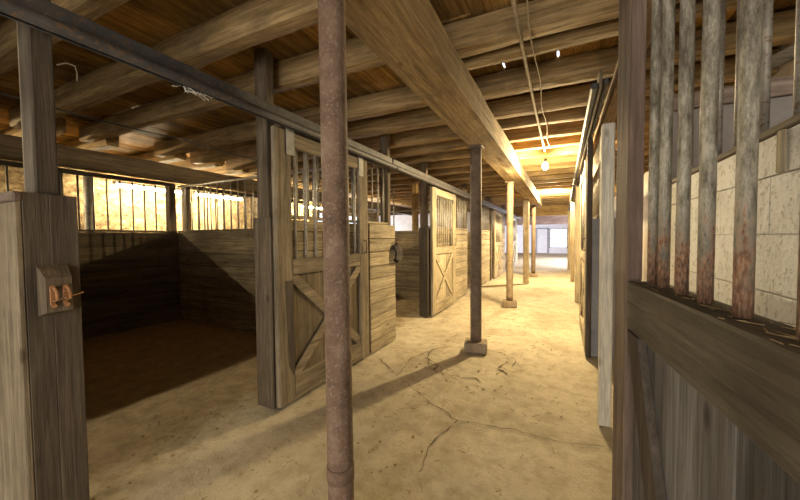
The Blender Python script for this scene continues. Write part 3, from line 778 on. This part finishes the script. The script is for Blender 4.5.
rpost('dark post beside the edge-on right door, past the whitewashed post', 0.24, 0.295, 4.33, 4.40, 2.50, 'darkpost')
rpost('pale right-hand post next beyond the edge-on door', 0.235, 0.34, 7.95, 8.1, 2.44, 'plank')
rpost('right-hand post level with the third column down the aisle', 0.21, 0.32, 11.5, 11.65, 2.45, 'plank')
rpost('right-hand post beyond the end of the long beam', 0.17, 0.3, 15.55, 15.7, 2.45, 'plank')
def far_front(y0, y1, label, kind='plank'):
    t = thing('stall_barrier', label, 'stall front', (0.36, y0, 0), 0, 'stall fronts of the right row')
    planks_h('y', y0, y1, 0.012, 1.58, 0.36, 0.41, 0.2).build('boards', wz(kind, 'y'), t)
    y = y0 + 0.1
    while y < y1:
        MB().cyl((0.385, y, 1.575), (0.385, y, 2.4), 0.012, None, 8).build('bar', GALV(), t); y += 0.18
    MB().box(0.35, 0.42, y0, y1, 2.40, 2.48, 0.005).build('header', wz('post', 'y'), t)
far_front(8.15, 11.45, 'plank stall front on the right beyond the pale post')
far_front(11.7, 15.4, 'farthest plank stall front on the right')
# right-hand tracks and header timber
hd = MB().loft('y', 0.2, 9.6, rect(0.36, 0.46, 2.55, 2.72), 40, 0.006, 5.5).build('header_beam', wz('header', 'y'))
tag(hd, 'light brown header timber over the right stall row', 'beam')
for k, (x, z, y0, y1, lab) in enumerate(((0.20, 2.51, 2.95, 8.2, 'door track over the edge-on right door, past the whitewashed post'), (0.20, 2.47, 8.25, 15.5, 'far door track along the right row'))):
    t = thing('door_track', lab, 'sliding door track', (x, y0, z), 0, 'overhead sliding door tracks')
    MB().box(x - 0.02, x + 0.03, y0, y1, z, z + 0.05, 0.012).build('rail', IRON(), t)
    MB().box(x + 0.035, x + 0.055, y0, y1, z + 0.0, z + 0.13, 0.004).build('mounting_board', wz('door', 'y'), t)
    MB().box(x + 0.06, x + 0.10, y0, y1, z + 0.02, z + 0.07, 0.012).build('rail', IRON(), t)

# ---------------------------------------------------------------- lamps, cables, small things
TUBE = mat_emit('fluorescent_tube', (1.0, 0.84, 0.54), 720.0)
def tube_lamp(y0, y1, label):
    t = thing('tube_lamp', label, 'fluorescent lamp', (-7.68, (y0 + y1) / 2, 2.45), 0, 'fluorescent lamps in the back alley')
    MB().box(-7.75, -7.61, y0 - 0.03, y1 + 0.03, 2.48, 2.53, 0.006).build('housing', white, t)
    MB().cyl((-7.68, y0, 2.448), (-7.68, y1, 2.448), 0.019, None, 12).build('tube', TUBE, t)
    for y in (y0 - 0.02, y1): MB().box(-7.70, -7.66, y, y + 0.02, 2.425, 2.48, 0.003).build('lamp_holder', white, t)
    for y in (y0 + 0.15, y1 - 0.15): MB().cyl((-7.68, y, 2.528), (-7.68, y, 2.975), 0.004, None, 6).build('hanger_rod', DARKBAR(), t)
tube_lamp(3.42, 4.62, 'lit fluorescent tube behind the bars left of the stall corner post')
tube_lamp(4.95, 6.2, 'lit fluorescent tube right of the stall corner post')
tube_lamp(8.5, 9.7, 'lit fluorescent tube seen through the bars of the closest X-braced door')
tube_lamp(-0.5, 0.7, 'unseen fluorescent tube added as fill light left of the near boxed post')  # out-of-view lamp added as fill for the back alley

BULB = mat_emit('lit_bulb_glass', (1.0, 0.78, 0.42), 120.0)
def bulb(x, y, z, label, top=ZJ):
    t = thing('hanging_bulb', label, 'light bulb', (x, y, z), 0, 'bare bulbs over the aisle')
    m = MB(); n = 14; vs = []; fs = []; prof = [(0.0, -0.07), (0.025, -0.066), (0.042, -0.046), (0.047, -0.02), (0.040, 0.008), (0.024, 0.03), (0.0145, 0.045)]
    for r, h in prof:
        for i in range(n): vs.append((x + max(r, 0.001) * math.cos(2 * PI * i / n), y + max(r, 0.001) * math.sin(2 * PI * i / n), z + h))
    for k in range(len(prof) - 1):
        for i in range(n): fs.append([k * n + i, k * n + (i + 1) % n, (k + 1) * n + (i + 1) % n, (k + 1) * n + i])
    m.add(vs, fs, True); m.build('glass', BULB, t)
    MB().cyl((x, y, z + 0.044), (x, y, z + 0.10), 0.02, 0.024, 12).build('socket', BLACK(), t)
    MB().cyl((x, y, z + 0.10), (x, y, top - 0.02), 0.006, None, 8).build('stem', CABLE(), t)
bulb(-0.27, 6.0, 2.565, 'bright bare bulb glowing under the aisle joists', 2.80)
bulb(-0.27, 11.35, 2.80, 'second bare bulb deep down the aisle', 3.015)

cd = MB().tube([(-0.265, 1.5, 2.76), (-0.275, 2.6, 2.77), (-0.28, 4.0, 2.77), (-0.275, 5.2, 2.77), (-0.27, 5.85, 2.76)], 0.013, 8).build('hanging_conduit', CABLE())
tag(cd, 'thin conduit pipe running under the aisle joists towards the bulb', 'conduit')
pts = [(-0.20 + 0.012 * math.sin(k * 1.3), 1.5 + k * 0.28, 2.775 - 0.02 * abs(math.sin(k * 0.9))) for k in range(16)]
cd = MB().tube(pts, 0.005, 6).build('electric_cord', CABLE())
tag(cd, 'slack thin cable hanging beside the conduit over the aisle', 'cable')
pts = [(-4.3 + 0.02 * math.sin(k), 1.0 + k * 0.4, 2.66 - 0.03 * abs(math.sin(k * 0.8))) for k in range(18)]
tag(MB().tube(pts, 0.009, 6).build('electric_cord', BLACK()), 'dark cable strung below the joists above the near left stall', 'cable')
pts = [(-2.6, 0.86, 2.28), (-2.58, 0.93, 2.285), (-2.57, 1.0, 2.27), (-2.57, 1.0, 2.20), (-2.575, 1.0, 2.14)]
pts = [(-2.2, 0.76, 2.247), (-2.2, 0.794, 2.272), (-2.2, 0.828, 2.272), (-2.2, 0.834, 2.241), (-2.2, 0.833, 2.201)]
tag(MB().tube(pts, 0.003, 6).build("hanging_twine", STRING()), 'loop of pale twine dangling beside the top of the near boxed post', 'twine')
random.seed(3); m = MB()
for k in range(26):
    p = Vector((-1.985 + random.uniform(-.02, .02), 1.30 + random.gauss(0, .05), 2.288)); q = p + Vector((random.uniform(-.02, .02), random.gauss(0, .03), random.uniform(-.035, -.005)))
    m.tube([p, p.lerp(q, .5) + Vector((0, random.uniform(-.01, .01), -.004)), q], 0.0018, 5)
tag(m.build('hanging_tuft', STRING()), 'tuft of pale dusty straw hanging from the dark overhead track', 'straw tuft')
# dark strap bundle at the end of the plank facing
t = thing('hanging_strap', 'dark brown strap bundle hanging at the end of the pale plank facing', 'strap', (-2.0, 4.03, 1.2))
m = MB()
for k in range(7):
    y0 = 3.965 + 0.024 * k; w2 = 0.06 * (1 - abs(k - 3) / 6); dz = random.uniform(-.02, .02)
    m.tube([(-2.028, y0, 1.22 + w2 + .05), (-2.0, y0 + .01, 1.22 + w2), (-1.985, y0 + 0.012, 1.19 + dz), (-1.99, y0 + .01, 1.15 - w2), (-2.02, y0, 1.13 - w2)], 0.019, 8)
m.build('strap', LEATHER(), t)
MB().cyl((-2.044, 4.03, 1.345), (-1.985, 4.03, 1.355), 0.006, None, 8).build('nail', RUST(), t)

# loose straw and dirt on the floor
random.seed(21)
CL = []
m = MB(); spots = [(-2.75, 1.55, 0.22, 22), (-2.45, 1.75, 0.14, 12), (-2.62, 1.35, 0.3, 14), (-1.45, 3.3, 0.15, 5), (-0.72, 3.45, 0.2, 5), (-0.3, 4.4, 0.5, 6), (-1.2, 1.9, 0.5, 24), (-0.4, 2.9, 0.6, 14), (-3.4, 2.4, 0.4, 8), (-2.3, 1.2, 0.5, 24), (-1.7, 1.5, 0.5, 24)]
for (cx, cy, s, n) in spots:
    for k in range(n):
        x = random.gauss(cx, s * 0.5); y = random.gauss(cy, s * 0.35); r = random.uniform(0.003, 0.012)
        if abs(x + 2.1) < 0.12: continue
        CL.append((x, y, r * 1.6)); bm = bmesh.new(); bmesh.ops.create_icosphere(bm, subdivisions=1, radius=r)
        for v in bm.verts: v.co = Vector((x + v.co.x * random.uniform(.8, 1.5), y + v.co.y * random.uniform(.8, 1.4), max(0.0, r * 0.25 + v.co.z * 0.6)))
        m.bm(bm, None, False)
tag(m.build('dirt_clods', speckle('clod_dirt', (0.30, 0.23, 0.13), (0.2, 0.145, 0.08), (0.40, 0.32, 0.2), 25, 1.0, 0.5)), 'crumbs and clods of dirt strewn over the floor', 'dirt', None, 'stuff')
STR = MATS['straw']
m = MB()
for k in range(650):
    x = random.uniform(-3.6, 0.1); y = random.uniform(0.9, 7.0)
    if x < -1.95 and not (0.75 < y < 1.9 or 4.05 < y < 5.3): continue
    a = random.uniform(0, PI); L = random.uniform(0.015, 0.06)
    z = 0.0015
    if any((x - p) ** 2 + (y - q) ** 2 < (L / 2 + w2 + .006) ** 2 for p, q, w2 in CL): continue
    m.beam((x - L * math.cos(a) / 2, y - L * math.sin(a) / 2, z), (x + L * math.cos(a) / 2, y + L * math.sin(a) / 2, z + random.uniform(0, .004)), 0.0035, 0.0025, 0)
tag(m.build('loose_straw', STR), 'scattered bits of straw lying on the floor', 'straw', None, 'stuff')

# ---------------------------------------------------------------- light
def area(name, loc, rot, sx, sy, power, col):
    l = bpy.data.lights.new(name, 'AREA'); l.shape = 'RECTANGLE'; l.size = sx; l.size_y = sy; l.energy = power; l.color = col
    o = bpy.data.objects.new(name, l); C.objects.link(o); o.location = loc; o.rotation_euler = rot
    return o
def point(name, loc, power, col, r=0.03):
    l = bpy.data.lights.new(name, 'POINT'); l.energy = power; l.color = col; l.shadow_soft_size = r
    o = bpy.data.objects.new(name, l); C.objects.link(o); o.location = loc
    return o
# added fill at the unseen doorway behind the camera; daylight at the far openings
area('added_doorway_fill', (-0.3, YB - 0.1, 1.25), (PI / 2, 0, 0), 3.3, 2.3, 150, (1.0, 0.94, 0.84))
area('left_door_daylight', (XL + 0.02, 22, 1.35), (0, -PI / 2, 0), 2.6, 7.6, 950, (0.80, 0.84, 1.0))
area('stall_window_daylight', (XL + 0.02, 12, 1.8), (0, -PI / 2, 0), 1.1, 3.8, 170, (0.84, 0.88, 1.0))
area('right_door_daylight', (XR - 0.02, 20.5, 1.3), (0, PI / 2, 0), 2.4, 6.6, 600, (0.80, 0.84, 1.0))
# the filament of each bare bulb, just below its glass
point('bulb_light', (-0.27, 5.95, 2.46), 330, (1.0, 0.79, 0.44), 0.03)
point('bulb_light', (-0.27, 11.35, 2.71), 620, (1.0, 0.79, 0.44), 0.03)
wd = bpy.data.worlds.new('overcast_sky'); bpy.context.scene.world = wd; wd.use_nodes = True
bg = wd.node_tree.nodes['Background']; bg.inputs[0].default_value = (0.80, 0.88, 1.0, 1); bg.inputs[1].default_value = 1.6

# ---------------------------------------------------------------- camera
f, cx, cy = 335.0, 400.0, 250.0
dv = Vector((163.0, 13.5, f)); yv = (dv.x * 80 + f * f) / dv.y; dv.normalize()
up = -Vector((80, -yv, f)); up.normalize()
xr = up.cross(dv)                                   # world right, aisle, up in (right, up, forward) picture axes
R = [[xr.x, dv.x, up.x], [xr.y, dv.y, up.y], [xr.z, dv.z, up.z]]  # rows: camera right, up, forward in world
right = Vector(R[0]); upv = Vector(R[1]); fwd = Vector(R[2])
cam = bpy.data.cameras.new('camera'); cam.sensor_width = 36; cam.lens = f / 800 * 36; cam.clip_start = 0.02; cam.clip_end = 200
co = bpy.data.objects.new('camera', cam); C.objects.link(co)
co.matrix_world = Matrix(((right.x, upv.x, -fwd.x, 0), (right.y, upv.y, -fwd.y, 0), (right.z, upv.z, -fwd.z, 1.4), (0, 0, 0, 1)))
S = bpy.context.scene; S.camera = co
S.view_settings.view_transform = 'Standard'; S.view_settings.look = 'None'; S.view_settings.gamma = 1; S.view_settings.exposure = 0.72
S.view_settings.use_curve_mapping = False
S.cycles.use_denoising = True; S.cycles.max_bounces = 8; S.cycles.diffuse_bounces = 5; S.cycles.sample_clamp_indirect = 6
